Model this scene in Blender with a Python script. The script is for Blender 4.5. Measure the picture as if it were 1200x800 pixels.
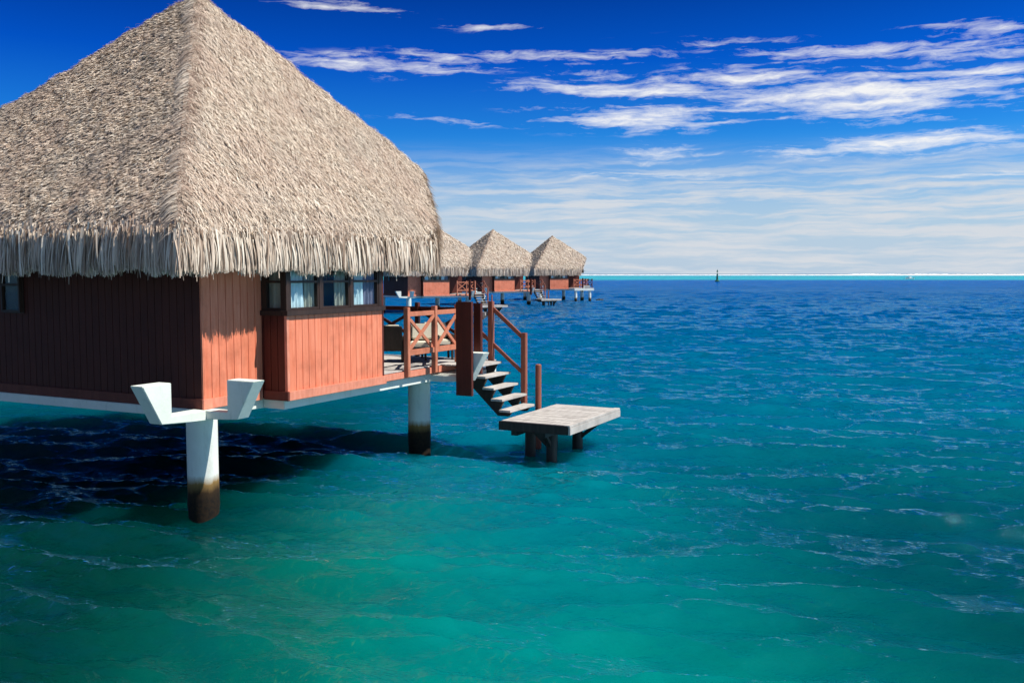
import bpy, bmesh, math, random
import numpy as np
from mathutils import Vector, Matrix
R = math.radians
for o in list(bpy.data.objects): bpy.data.objects.remove(o)
scene = bpy.context.scene
COL = scene.collection
random.seed(7); rng = np.random.default_rng(7)

# ------------------------------------------------------------------ camera
HEAD = R(27.2); PITCH = math.atan(79/1100.0)
cam = bpy.data.cameras.new('camera'); cam.sensor_width = 36; cam.lens = 33.0
cam.clip_start = 0.1; cam.clip_end = 80000
co = bpy.data.objects.new('camera', cam); COL.objects.link(co)
CAM = Vector((-11.75, -11.90, 4.0)); co.location = CAM
co.rotation_euler = (R(90)-PITCH, 0, HEAD-R(90))
scene.camera = co

# ------------------------------------------------------------------ sun + sky
SUN_HEAD = R(-76); SUN_EL = R(55)
sd = Vector((math.cos(SUN_EL)*math.cos(SUN_HEAD), math.cos(SUN_EL)*math.sin(SUN_HEAD), math.sin(SUN_EL)))
sl = bpy.data.lights.new('sun', 'SUN'); sl.energy = 4.9; sl.angle = R(0.5); sl.color = (1.0, .95, .87)
so = bpy.data.objects.new('sun', sl); COL.objects.link(so)
so.rotation_euler = sd.to_track_quat('Z', 'Y').to_euler(); so.location = (0, -40, 60)

class NT:
    """small node-tree helper"""
    def __init__(s, tree): s.t = tree; s.n = tree.nodes; s.l = tree.links
    def new(s, typ, **kw):
        nd = s.n.new(typ)
        for k, v in kw.items():
            if k == 'ins':
                for a, b in v.items():
                    if hasattr(b, 'links') or isinstance(b, bpy.types.NodeSocket): s.l.new(b, nd.inputs[a])
                    else: nd.inputs[a].default_value = b
            else: setattr(nd, k, v)
        return nd
    def m(s, op, a, b=0.0, c=0.0, clamp=False):
        nd = s.n.new('ShaderNodeMath'); nd.operation = op; nd.use_clamp = clamp
        for i, v in enumerate((a, b, c)):
            if isinstance(v, bpy.types.NodeSocket): s.l.new(v, nd.inputs[i])
            else: nd.inputs[i].default_value = v
        return nd.outputs[0]
    def mr(s, v, a, b, c=0.0, d=1.0, smooth=False):
        nd = s.n.new('ShaderNodeMapRange'); nd.clamp = True
        if smooth: nd.interpolation_type = 'SMOOTHSTEP'
        s.l.new(v, nd.inputs[0])
        for i, x in enumerate((a, b, c, d)): nd.inputs[i+1].default_value = x
        return nd.outputs[0]
    def mix(s, f, a, b, mode='MIX'):
        nd = s.n.new('ShaderNodeMix'); nd.data_type = 'RGBA'; nd.blend_type = mode
        for i, v in ((0, f), (6, a), (7, b)):
            if isinstance(v, bpy.types.NodeSocket): s.l.new(v, nd.inputs[i])
            else: nd.inputs[i].default_value = v if i == 0 else (*v, 1)[:4]
        return nd.outputs[2]
    def noise(s, vec, scale, detail=3, rough=.55, dist=0.0):
        nd = s.n.new('ShaderNodeTexNoise'); s.l.new(vec, nd.inputs['Vector'])
        nd.inputs['Scale'].default_value = scale; nd.inputs['Detail'].default_value = detail
        nd.inputs['Roughness'].default_value = rough; nd.inputs['Distortion'].default_value = dist
        return nd.outputs['Fac']
    def scale(s, vec, sc, rot=(0, 0, 0)):
        nd = s.n.new('ShaderNodeMapping'); s.l.new(vec, nd.inputs[0])
        nd.inputs['Scale'].default_value = sc; nd.inputs['Rotation'].default_value = rot
        return nd.outputs[0]

world = bpy.data.worlds.new('World'); scene.world = world; world.use_nodes = True
w = NT(world.node_tree); w.n.clear()
sky = w.new('ShaderNodeTexSky'); sky.sky_type = 'NISHITA'; sky.sun_disc = False
sky.sun_elevation = SUN_EL; sky.sun_rotation = R(90) - SUN_HEAD
sky.air_density = 1.0; sky.dust_density = 0.3; sky.ozone_density = 3.0
tc = w.new('ShaderNodeTexCoord'); sx = w.new('ShaderNodeSeparateXYZ', ins={0: tc.outputs['Generated']})
dx, dy, dz = sx.outputs
DEG = 57.29578
az = w.m('MULTIPLY', w.m('ARCTAN2', dy, dx), DEG)
az = w.m('SUBTRACT', math.degrees(HEAD), az)                # degrees to the right of the lagoon axis
el = w.m('MULTIPLY', w.m('ARCSINE', dz), DEG)
ae = w.new('ShaderNodeCombineXYZ', ins={0: az, 1: el, 2: 0.0}).outputs[0]
hs_t = w.mix(w.mr(el, 2, 8), (.30, .95, 1.5), (.06, .6, 1.45))   # deep polarised blue
hs_t = w.mix(w.mr(el, 8, 12.5), hs_t, (.004, .30, 1.25)); hs_t = w.mix(w.mr(el, 12.5, 18), hs_t, (.003, .125, .64))
hs_t = w.mix(w.mr(el, 19, 36), hs_t, (.10, .40, .60)); hs_t = w.mix(w.mr(az, -25, 32, 0, .45), hs_t, w.mix(1.0, hs_t, (3.0, 1.7, 1.3), 'MULTIPLY'))
hs = w.mix(1.0, sky.outputs[0], hs_t, 'MULTIPLY')
warp = w.noise(w.scale(ae, (.16, .5, 1)), 1.0, 4, .6)
elw = w.m('ADD', el, w.m('MULTIPLY', w.m('SUBTRACT', warp, .5), 1.1))
aew = w.new('ShaderNodeCombineXYZ', ins={0: az, 1: elw, 2: 0.0}).outputs[0]
fine = w.noise(w.scale(aew, (.13, 1.9, 1), (0, 0, R(2))), 1.0, 9, .6, .15)
fine2 = w.noise(w.scale(aew, (.55, 2.6, 1), (0, 0, R(-9))), 1.0, 8, .68, .5)
streak = w.m('ADD', w.m('MULTIPLY', fine, .6), w.m('MULTIPLY', fine2, .4))
def aepx(px, py):
    f = 1100.; x = (px-600)/f; y = -(py-400)/f
    cp, sp = math.cos(PITCH), math.sin(PITCH)
    fw = cp + y*sp; up = -sp + y*cp
    return math.degrees(math.atan2(x, fw)), math.degrees(math.atan2(up, math.hypot(fw, x)))
# real cirrus banks: (centre x, centre y, half width, half height, tilt, strength)
BANKS = [(455,76,105,9,.02,1.0),(520,70,50,9,.1,.7),(650,67,120,6,.03,.85),(700,88,70,7,.08,.5),(745,105,120,9,.03,1.0),(765,138,120,12,-.01,1.0),
 (1000,112,150,20,.03,1.15),(900,92,90,12,.05,.9),(1050,60,190,9,.09,.85),(1150,80,90,10,.0,.8),(1150,102,90,6,.0,.9),(1080,168,150,10,-.03,1.0),
 (1160,35,70,9,.05,.8),(535,143,80,5,.05,.6),(575,32,65,4,.03,.5),(410,8,80,7,.05,.6),(785,182,65,13,.04,.45),(640,120,60,14,.0,.35),
 (760,206,90,5,.02,.6),(1170,205,60,5,0,.6),(930,68,60,10,.1,.4)]
tot = None
for (px, py, hw, hh, tl, s_) in BANKS:
    a0, e0 = aepx(px, py); sa = hw/19.0*1.05; se = hh/19.0*1.15
    da = w.m('DIVIDE', w.m('SUBTRACT', az, a0), sa)
    de = w.m('DIVIDE', w.m('ADD', w.m('SUBTRACT', elw, e0), w.m('MULTIPLY', da, tl*sa)), se)
    q = w.m('ADD', w.m('MULTIPLY', da, da), w.m('MULTIPLY', de, de))
    g = w.m('MULTIPLY', w.m('EXPONENT', w.m('MULTIPLY', q, -1.0)), s_)
    tot = g if tot is None else w.m('MAXIMUM', tot, g)
cl = w.m('ADD', tot, w.m('MULTIPLY', w.m('SUBTRACT', streak, .5), 4.6))
cl = w.m('MULTIPLY', w.mr(cl, .34, 1.4, 0, 1), w.mr(tot, .04, .3, 0, 1, True))
# broad thin veil low down, and general cirrus elsewhere in the sky
veil = w.m('MULTIPLY', w.m('MULTIPLY', w.mr(el, 8.2, 4.2, 0, 1, True), w.mr(az, -12, 3, .3, 1)), w.mr(fine, .42, .6, .15, 1))
away = w.m('MULTIPLY', w.m('MULTIPLY', w.mr(w.m('ABSOLUTE', az), 34, 50), w.mr(el, 3, 10)), w.mr(streak, .5, .7, 0, .8))
haze = w.mr(el, 8.5, 0.8, 0, .92, True)
c1 = w.mix(w.m('MULTIPLY', haze, .95), hs, (5.9, 7.3, 9.2))
c2 = w.mix(w.m('MULTIPLY', veil, .92), c1, (8.3, 8.7, 9.3))
c3 = w.mix(w.m('MAXIMUM', cl, away), c2, (11.0, 11.1, 11.3))
bg = w.new('ShaderNodeBackground', ins={'Color': c3, 'Strength': 0.06})
wo = w.new('ShaderNodeOutputWorld', ins={0: bg.outputs[0]})

scene.view_settings.view_transform = 'Standard'; scene.view_settings.look = 'None'
scene.view_settings.exposure = 0.45; scene.view_settings.gamma = 1.0
scene.render.engine = 'CYCLES'
scene.render.resolution_x = 1024; scene.render.resolution_y = 682

# ------------------------------------------------------------------ materials
def mat(name):
    m = bpy.data.materials.new(name); m.use_nodes = True
    t = NT(m.node_tree); return m, t, t.n['Principled BSDF']
def coords(t, which='Object'): return t.new('ShaderNodeTexCoord').outputs[which]
def wcoords(t): return t.new('ShaderNodeNewGeometry').outputs['Position']

def wood(name, c1, c2, rough=.6, streak=(1, 1, 14), bump=.15, dirt=.25):
    m, t, b = mat(name); p = coords(t)
    a = t.noise(t.scale(p, (9/streak[0], 9/streak[1], 9/streak[2])), 1.6, 5, .6)
    g = t.noise(p, 2.2, 4, .6)
    rnd = t.new('ShaderNodeNewGeometry').outputs['Random Per Island']
    c = t.mix(t.mr(a, .3, .7), c1, c2)
    c = t.mix(t.m('MULTIPLY', t.mr(g, .5, .75), dirt), c, tuple(x*.45 for x in c1))
    c = t.mix(t.m('MULTIPLY', rnd, .22), c, tuple(x*.7 for x in c1))
    t.l.new(c, b.inputs['Base Color']); b.inputs['Roughness'].default_value = rough
    b.inputs['Specular IOR Level'].default_value = .3
    bp = t.new('ShaderNodeBump', ins={'Height': a, 'Strength': bump, 'Distance': .01})
    t.l.new(bp.outputs[0], b.inputs['Normal']); return m
M = {}
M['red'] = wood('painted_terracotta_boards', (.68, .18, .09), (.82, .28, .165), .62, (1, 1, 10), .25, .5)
M['sidewall'] = wood('shade_darkened_side_boards', (.06, .014, .009), (.085, .02, .012), .7, (1, 1, 10), .2, .3)  # wall boards with the unlit side's shade put into the colour
M['side_trim'] = wood('shade_darkened_side_trim', (.11, .03, .02), (.16, .045, .03), .7, (1, 1, 3), .2, .3)  # trim colour darkened to carry the shade on side-facing skirting
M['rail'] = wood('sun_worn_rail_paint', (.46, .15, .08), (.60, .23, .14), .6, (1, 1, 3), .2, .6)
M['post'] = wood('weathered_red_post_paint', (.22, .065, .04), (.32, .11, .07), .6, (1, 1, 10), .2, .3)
M['trim'] = wood('painted_terracotta_trim', (.62, .2, .12), (.76, .3, .2), .6, (1, 1, 3), .2, .45)
M['darkred'] = wood('dark_red_and_shaded_timber', (.07, .014, .009), (.11, .024, .015), .55)  # dark red timber; also carries the shade of the bay's side face
M['grey'] = wood('weathered_grey_timber', (.38, .35, .32), (.58, .55, .51), .8, (6, 1, 6), .35, .6)
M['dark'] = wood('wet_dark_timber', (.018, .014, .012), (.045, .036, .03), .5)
M['frame'] = wood('dark_brown_window_timber', (.03, .018, .014), (.055, .03, .022), .5)
M['cream'] = wood('cream_cushion_cloth', (.62, .58, .47), (.7, .66, .55), .9, (1, 1, 1), .1, .1)
M['wicker'] = wood('dark_wicker', (.03, .022, .018), (.06, .045, .035), .6)

m, t, b = mat('painted_concrete'); p = wcoords(t)
z = t.new('ShaderNodeSeparateXYZ', ins={0: p}).outputs[2]
n1 = t.noise(p, 1.6, 5, .65); n2 = t.noise(t.scale(p, (6, 6, 1.5)), 1.0, 5, .7); n3 = t.noise(p, 22, 4, .7)
c = t.mix(t.mr(n1, .35, .7), (.74, .77, .71), (.64, .69, .62))
c = t.mix(t.m('MULTIPLY', t.mr(n2, .55, .72), .35), c, (.38, .39, .32))
zz = t.m('ADD', t.m('ADD', z, .16), t.m('MULTIPLY', t.m('SUBTRACT', n2, .5), .22))
c = t.mix(t.mr(zz, .80, .66), c, (.26, .16, .055))
c = t.mix(t.mr(zz, .68, .50), c, (.035, .02, .009))
c = t.mix(t.m('MULTIPLY', t.mr(zz, .54, .36), t.mr(n3, .45, .55, .5, 1)), c, (.01, .008, .006))
t.l.new(c, b.inputs['Base Color']); b.inputs['Roughness'].default_value = .8; b.inputs['Specular IOR Level'].default_value = .2
bp = t.new('ShaderNodeBump', ins={'Height': n3, 'Strength': .35, 'Distance': .01}); t.l.new(bp.outputs[0], b.inputs['Normal'])
M['concrete'] = m

m, t, b = mat('dry_thatch_strands')
geo = t.new('ShaderNodeNewGeometry'); rnd = geo.outputs['Random Per Island']
p = coords(t)
cr = t.new('ShaderNodeValToRGB', ins={0: rnd}); e = cr.color_ramp.elements
e[0].position = 0; e[0].color = (.10, .065, .042, 1); e[1].position = 1; e[1].color = (.88, .79, .66, 1)
for ps, cc in ((.13, (.30, .21, .15)), (.3, (.52, .41, .315)), (.7, (.74, .63, .51))):
    x = cr.color_ramp.elements.new(ps); x.color = (*cc, 1)
pt = t.noise(p, .9, 4, .6)
c = t.mix(t.mr(pt, .42, .68, 0, .5), cr.outputs[0], (.52, .38, .30), 'MIX')
c = t.mix(t.mr(t.noise(p, .55, 5, .65), .5, .68, 0, .45), c, (.42, .37, .32))
t.l.new(c, b.inputs['Base Color']); b.inputs['Roughness'].default_value = .8; b.inputs['Specular IOR Level'].default_value = .2
trl = t.new('ShaderNodeBsdfTranslucent', ins={'Color': c}); mxs = t.new('ShaderNodeMixShader', ins={0: .06, 1: b.outputs[0], 2: trl.outputs[0]})
t.l.new(mxs.outputs[0], t.n['Material Output'].inputs[0])
M['strand'] = m
m, t, b = mat('brown_ridge_reeds'); rnd = t.new('ShaderNodeNewGeometry').outputs['Random Per Island']
c = t.mix(t.mr(t.noise(coords(t), 3.0, 3), .4, .65), t.mix(rnd, (.07, .04, .028), (.40, .28, .21)), t.mix(rnd, (.26, .18, .13), (.62, .5, .4)))
t.l.new(c, b.inputs['Base Color']); b.inputs['Roughness'].default_value = .85; M['reed'] = m
m, t, b = mat('thatch_underlayer'); p = coords(t)
a = t.noise(p, 14, 5, .7); c = t.mix(t.mr(a, .35, .65), (.20, .15, .11), (.52, .43, .33))
t.l.new(c, b.inputs['Base Color']); b.inputs['Roughness'].default_value = .95
bp = t.new('ShaderNodeBump', ins={'Height': a, 'Strength': 1.0, 'Distance': .06}); t.l.new(bp.outputs[0], b.inputs['Normal'])
M['under'] = m

m, t, b = mat('window_glass'); t.n.remove(b)
lw = t.new('ShaderNodeLayerWeight', ins={'Blend': .5}); frv = t.m('ADD', t.m('MULTIPLY', t.m('POWER', lw.outputs['Facing'], 4.0), .6), .05)
tr = t.new('ShaderNodeBsdfTransparent', ins={'Color': (.82, .93, .95, 1)}); gl = t.new('ShaderNodeBsdfGlossy', ins={'Roughness': .02})
mx = t.new('ShaderNodeMixShader', ins={0: frv, 1: tr.outputs[0], 2: gl.outputs[0]})
t.l.new(mx.outputs[0], t.n['Material Output'].inputs[0]); M['glass'] = m
def plain(name, c, rough=.7, var=.15, sc=6, metal=0):
    m, t, b = mat(name); a = t.noise(coords(t), sc, 4, .6)
    t.l.new(t.mix(t.mr(a, .3, .7), c, tuple(x*(1-var) for x in c)), b.inputs['Base Color'])
    b.inputs['Roughness'].default_value = rough; b.inputs['Metallic'].default_value = metal; return m
M['curtain'] = plain('pale_blue_curtain', (.78, .86, .88), .9)
M['curtain2'] = plain('beige_curtain', (.42, .38, .3), .9)
M['curtain3'] = plain('muted_violet_blind', (.2, .18, .26), .9)
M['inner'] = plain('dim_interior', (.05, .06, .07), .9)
M['green'] = plain('green_marker_paint', (.01, .11, .06), .5)
M['white'] = plain('white_gelcoat', (.8, .8, .78), .35)
M['coral'] = plain('wet_coral_rock', (.02, .03, .03), .6)
M['foam'] = plain('sea_foam', (.85, .88, .88), .9)
M['black'] = plain('dark_rubber', (.03, .03, .035), .6)

# ------------------------------------------------------------------ mesh helpers
class MB:
    def __init__(s): s.v = []; s.f = []; s.mi = []
    def add(s, vs, fs, mi=0):
        k = len(s.v); s.v += [tuple(v) for v in vs]; s.f += [tuple(i+k for i in f) for f in fs]; s.mi += [mi]*len(fs); return s
    def box(s, x0, x1, y0, y1, z0, z1, mi=0):
        v = [(x, y, z) for z in (z0, z1) for y in (y0, y1) for x in (x0, x1)]
        return s.add(v, [(0,2,3,1),(4,5,7,6),(0,1,5,4),(2,6,7,3),(0,4,6,2),(1,3,7,5)], mi)
    def bar(s, a, b_, w_, h_, up=(0, 0, 1), mi=0):
        a = Vector(a); b_ = Vector(b_); d = (b_-a).normalized(); up = Vector(up)
        sd_ = d.cross(up).normalized(); u = sd_.cross(d).normalized()
        v = [p + sd_*i*w_/2 + u*j*h_/2 for p in (a, b_) for j in (-1, 1) for i in (-1, 1)]
        return s.add(v, [(0,1,3,2),(4,6,7,5),(0,4,5,1),(2,3,7,6),(0,2,6,4),(1,5,7,3)], mi)
    def cyl(s, c0, r0, c1, r1, n=24, cap=True, mi=0):
        c0 = Vector(c0); c1 = Vector(c1); d = (c1-c0).normalized()
        a = d.orthogonal().normalized(); bb = d.cross(a)
        v = [c + (a*math.cos(2*math.pi*i/n)+bb*math.sin(2*math.pi*i/n))*r for c, r in ((c0, r0), (c1, r1)) for i in range(n)]
        f = [(i, (i+1) % n, n+(i+1) % n, n+i) for i in range(n)]
        if cap: f += [tuple(range(n))[::-1], tuple(range(n, 2*n))]
        return s.add(v, f, mi)
    def prism(s, pts, axis, a, b_, mi=0):
        """extrude a 2-D outline along an axis between a and b"""
        def P(p, q): return {'x': (q, p[0], p[1]), 'y': (p[0], q, p[1]), 'z': (p[0], p[1], q)}[axis]
        n = len(pts); v = [P(p, a) for p in pts]+[P(p, b_) for p in pts]
        return s.add(v, [tuple(range(n)), tuple(range(n, 2*n))[::-1]]+[(i, n+i, n+(i+1) % n, (i+1) % n) for i in range(n)], mi)
    def build(s, name, mats, parent=None, bevel=0, smooth=False):
        me = bpy.data.meshes.new(name); me.from_pydata(s.v, [], s.f)
        for mm in (mats if isinstance(mats, (list, tuple)) else [mats]): me.materials.append(mm)
        me.polygons.foreach_set('material_index', s.mi)
        bm = bmesh.new(); bm.from_mesh(me); bmesh.ops.recalc_face_normals(bm, faces=bm.faces)
        if bevel: bmesh.ops.bevel(bm, geom=[e for e in bm.edges if len(e.link_faces) == 2 and e.calc_face_angle(0) > .3], offset=bevel, segments=2, affect='EDGES', clamp_overlap=True)
        bm.to_mesh(me); bm.free()
        if smooth: me.shade_smooth()
        o = bpy.data.objects.new(name, me); COL.objects.link(o)
        if parent: o.parent = parent
        return o
def npmesh(name, V, F4, mats, parent=None, mi=None, smooth=False):
    me = bpy.data.meshes.new(name); V = np.asarray(V, np.float32); F4 = np.asarray(F4, np.int32)
    me.vertices.add(len(V)); me.vertices.foreach_set('co', V.ravel())
    me.loops.add(F4.size); me.loops.foreach_set('vertex_index', F4.ravel())
    me.polygons.add(len(F4)); me.polygons.foreach_set('loop_start', np.arange(0, F4.size, 4, dtype=np.int32))
    me.polygons.foreach_set('loop_total', np.full(len(F4), 4, np.int32))
    for mm in (mats if isinstance(mats, (list, tuple)) else [mats]): me.materials.append(mm)
    if mi is not None: me.polygons.foreach_set('material_index', np.asarray(mi, np.int32))
    me.update(calc_edges=True); me.validate()
    if smooth: me.shade_smooth()
    o = bpy.data.objects.new(name, me); COL.objects.link(o)
    if parent: o.parent = parent
    return o
def tag(o, label=None, cat=None, group=None, kind=None):
    for k, v in (('label', label), ('category', cat), ('group', group), ('kind', kind)):
        if v: o[k] = v
    return o
def empty(name, loc, rz=0):
    o = bpy.data.objects.new(name, None); COL.objects.link(o); o.location = loc; o.rotation_euler = (0, 0, rz)
    o.empty_display_size = .3; return o
def copy_tree(o, parent=None):
    c = o.copy(); COL.objects.link(c)
    if parent: c.parent = parent
    for ch in [k for k in bpy.data.objects if k.parent == o and k != c]: copy_tree(ch, c)
    return c

# ------------------------------------------------------------------ water
def make_water():
    nr_edges = [3.0]
    r = 3.0
    while r < 40000:
        step = 0.0042*r if r < 70 else (0.007*r if r < 220 else (0.02*r if r < 1500 else .08*r))
        step = max(step, .035); r += step; nr_edges.append(r)
    rr = np.array(nr_edges)
    th_in = np.linspace(-34, 34, 900); th_out = np.linspace(36, 120, 60)
    th = np.radians(np.concatenate([-th_out[::-1], th_in, th_out])) + HEAD
    Rg, T = np.meshgrid(rr, th, indexing='ij')
    X = CAM.x + Rg*np.cos(T); Y = CAM.y + Rg*np.sin(T)
    Z = np.zeros_like(X); DX = np.zeros_like(X); DY = np.zeros_like(X)
    g = np.random.default_rng(11)
    wind = HEAD + R(166)
    for lam_lo, lam_hi, n, slope in ((3.2, 8.0, 12, .024), (1.3, 3.2, 26, .040), (.5, 1.3, 38, .050), (.2, .5, 38, .046)):
        for i in range(n):
            lam = math.exp(g.uniform(math.log(lam_lo), math.log(lam_hi)))
            d = wind + g.normal(0, .26 if lam > 1.3 else .38); k = 2*math.pi/lam
            amp = slope*lam/(2*math.pi)*g.uniform(.6, 1.4)
            fade = np.clip((260*lam - Rg)/(120*lam), 0, 1)
            if lam < .5: fade = np.clip((40 - Rg)/20, 0, 1)
            ph = k*(X*math.cos(d)+Y*math.sin(d)) + g.uniform(0, 6.28)
            c = np.cos(ph); s_ = np.sin(ph)
            Z += amp*c*fade; DX -= .75*amp*s_*math.cos(d)*fade; DY -= .75*amp*s_*math.sin(d)*fade
    V = np.stack([X+DX, Y+DY, Z], -1).reshape(-1, 3)
    a, b_ = len(rr), len(th)
    i = np.arange(a-1)[:, None]*b_ + np.arange(b_-1)[None, :]
    F = np.stack([i, i+b_, i+b_+1, i+1], -1).reshape(-1, 4)
    m, t, b = mat('lagoon_water'); p = wcoords(t)
    fh = Vector((math.cos(HEAD), math.sin(HEAD), 0)); rt = Vector((math.sin(HEAD), -math.cos(HEAD), 0))
    def dot(v, off):
        nd = t.new('ShaderNodeVectorMath', operation='DOT_PRODUCT'); t.l.new(p, nd.inputs[0]); nd.inputs[1].default_value = v
        return t.m('SUBTRACT', nd.outputs['Value'], off)
    s_ = dot(fh, fh.dot(CAM)); q = dot(rt, rt.dot(CAM))           # out to the reef / along the reef
    big = t.noise(t.scale(p, (1, 1, 1), (0, 0, .4)), .11, 3, .5); med = t.noise(p, .55, 4, .6, .6)
    ls = t.m('LOGARITHM', t.m('MAXIMUM', s_, 3.0), 10.0)
    ls2 = t.m('ADD', ls, t.m('MULTIPLY', t.m('SUBTRACT', big, .5), .35))
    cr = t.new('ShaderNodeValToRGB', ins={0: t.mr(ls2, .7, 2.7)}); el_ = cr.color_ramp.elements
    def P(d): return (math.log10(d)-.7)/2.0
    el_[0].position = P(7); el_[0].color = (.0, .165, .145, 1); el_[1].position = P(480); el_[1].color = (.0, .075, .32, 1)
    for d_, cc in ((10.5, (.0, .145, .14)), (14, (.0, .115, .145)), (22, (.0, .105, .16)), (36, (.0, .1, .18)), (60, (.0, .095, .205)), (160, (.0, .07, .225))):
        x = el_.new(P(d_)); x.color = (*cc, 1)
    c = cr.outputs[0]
    # deeper, darker water out to the right; left carries house shade in its colour; paler sandy bottom ahead
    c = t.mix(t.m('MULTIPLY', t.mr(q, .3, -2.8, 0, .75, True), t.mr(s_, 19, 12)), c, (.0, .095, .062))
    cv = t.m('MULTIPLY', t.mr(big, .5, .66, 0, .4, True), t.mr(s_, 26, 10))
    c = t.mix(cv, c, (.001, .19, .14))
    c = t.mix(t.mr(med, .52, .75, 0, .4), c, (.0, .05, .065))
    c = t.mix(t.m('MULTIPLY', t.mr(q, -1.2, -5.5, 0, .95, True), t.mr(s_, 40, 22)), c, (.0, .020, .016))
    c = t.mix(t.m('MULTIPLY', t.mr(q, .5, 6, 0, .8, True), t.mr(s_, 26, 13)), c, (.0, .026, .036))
    # flecks of coral seen through the shallows
    fl = t.noise(t.scale(p, (1, 2.2, 1), (0, 0, HEAD-R(90))), 5.5, 4, .7, 1.4)
    area = t.m('MULTIPLY', t.mr(t.noise(p, .28, 2, .5), .46, .6), t.m('MULTIPLY', t.mr(s_, 24, 15), t.mr(t.m('ABSOLUTE', q), 4.5, 2.0)))
    c = t.mix(t.m('MULTIPLY', t.mr(fl, .56, .70), t.m('MULTIPLY', area, .45)), c, (.06, .20, .08))
    # reef flat: turquoise shelf, then open ocean
    sr = t.m('ADD', s_, t.m('MULTIPLY', t.m('SUBTRACT', t.noise(p, .004, 3, .5), .5), 260))
    c = t.mix(t.mr(sr, 500, 760, 0, 1, True), c, (.02, .33, .40))
    c = t.mix(t.mr(sr, 1500, 2300, 0, .6), c, (.015, .2, .28))
    c = t.mix(t.mr(s_, 2850, 2950), c, (.004, .035, .11))
    def wvec(ang, st):
        vr = t.new('ShaderNodeVectorRotate', rotation_type='Z_AXIS', ins={'Vector': p, 'Angle': -ang}).outputs[0]
        return t.scale(vr, (st, 1, 1))
    n1 = t.noise(wvec(wind, 1.8), 4.2, 4, .58, .35)
    n2 = t.noise(wvec(wind+.15, 2.6), .8, 4, .6, .3)
    h = t.m('ADD', t.m('ADD', t.m('MULTIPLY', n1, t.mr(s_, 10, 60, .04, .06)), t.m('MULTIPLY', t.noise(wvec(wind+.2, 2.2), 10.0, 3, .55, .3), t.mr(s_, 8, 30, .010, .012))), t.m('MULTIPLY', n2, t.mr(s_, 20, 160, .03, .35)))
    bp = t.new('ShaderNodeBump', ins={'Height': h, 'Strength': 1.0, 'Distance': 1.0})
    # wind lanes and wave groups: rougher and smoother patches of the surface
    g1 = t.noise(wvec(wind+.1, 2.4), .8, 6, .75, .4); g2 = t.noise(wvec(wind-.1, 3.0), .16, 5, .7, .5); g3 = t.noise(wvec(wind, 3.5), .045, 5, .72, .4)
    grp = t.m('ADD', t.m('MULTIPLY', t.m('SUBTRACT', g1, .5), t.mr(s_, 12, 40, .6, 1.6)), t.m('ADD', t.m('MULTIPLY', t.m('SUBTRACT', g2, .5), t.mr(s_, 25, 90, .3, 2.2)), t.m('MULTIPLY', t.m('SUBTRACT', g3, .5), t.mr(s_, 80, 300, 0, 2.2))))
    lane = t.mr(grp, -.30, .42, .6, 1.3)
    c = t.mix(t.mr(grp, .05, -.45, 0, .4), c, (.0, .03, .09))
    # the water body: light scattered back from below, little affected by the small ripples
    geo = t.new('ShaderNodeNewGeometry')
    up = t.new('ShaderNodeMix', data_type='VECTOR', ins={0: .35, 4: bp.outputs[0], 5: (0, 0, 1)}).outputs[1]
    upn = t.new('ShaderNodeVectorMath', operation='NORMALIZE', ins={0: up}).outputs[0]
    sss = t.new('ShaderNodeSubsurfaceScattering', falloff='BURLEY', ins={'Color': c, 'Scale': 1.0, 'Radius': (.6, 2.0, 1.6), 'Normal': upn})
    gls = t.new('ShaderNodeBsdfGlossy', ins={'Color': (.55, .86, 1.0, 1), 'Roughness': t.mr(ls, 1.0, 2.6, .012, .07), 'Normal': bp.outputs[0]})
    frn = t.new('ShaderNodeFresnel', ins={'IOR': 1.33, 'Normal': bp.outputs[0]})
    fac = t.m('MINIMUM', t.m('MULTIPLY', frn.outputs[0], t.m('MULTIPLY', lane, t.m('MULTIPLY', t.mr(s_, 10, 30, 1.05, 1.1), t.m('MULTIPLY', t.m('SUBTRACT', 1.0, t.m('MULTIPLY', t.mr(q, -2, -5, 0, .65, True), t.mr(s_, 14, 17))), t.mr(s_, 80, 300, 1, .6))))), 1.0)  # reflection also cut by position at left to keep the house shade dark
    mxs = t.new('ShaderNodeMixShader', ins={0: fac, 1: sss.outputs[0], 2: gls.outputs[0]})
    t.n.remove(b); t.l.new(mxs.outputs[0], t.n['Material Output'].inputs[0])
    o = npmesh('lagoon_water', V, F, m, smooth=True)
    return tag(o, kind='structure')
make_water()

# ------------------------------------------------------------------ thatch
AP = np.array([2.80, 2.78, 9.80]); EX, EY, EZ = -1.43, -.95, 4.78
SF = (AP[2]-EZ)/(AP[1]-EY); SL = (AP[2]-EZ)/(AP[0]-EX)
SR = (AP[2]-6.56)/(7.34-AP[0]); SB = .70
OUT = np.array([(EX, EY), (5.9, EY), (6.5, -.5), (7.0, .02), (7.3, .42), (7.42, .8), (7.42, 5.6), (6.6, 6.4), (6.2, 8.2), (EX, 8.2)])
def planes(x, y): return np.stack([EZ+SF*(y-EY), EZ+SL*(x-EX), AP[2]-SR*(x-AP[0]), AP[2]-SB*(y-AP[1])])
def lump(x, y):
    return .05*np.sin(2.1*x+1.3*y+.5)*np.sin(1.7*y-.9*x)+.03*np.sin(5.1*x+2.2*np.sin(2*y))*np.sin(4.3*y+1.1)+.02*np.sin(11*x+3*y)*np.sin(9*y-4*x)
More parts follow.
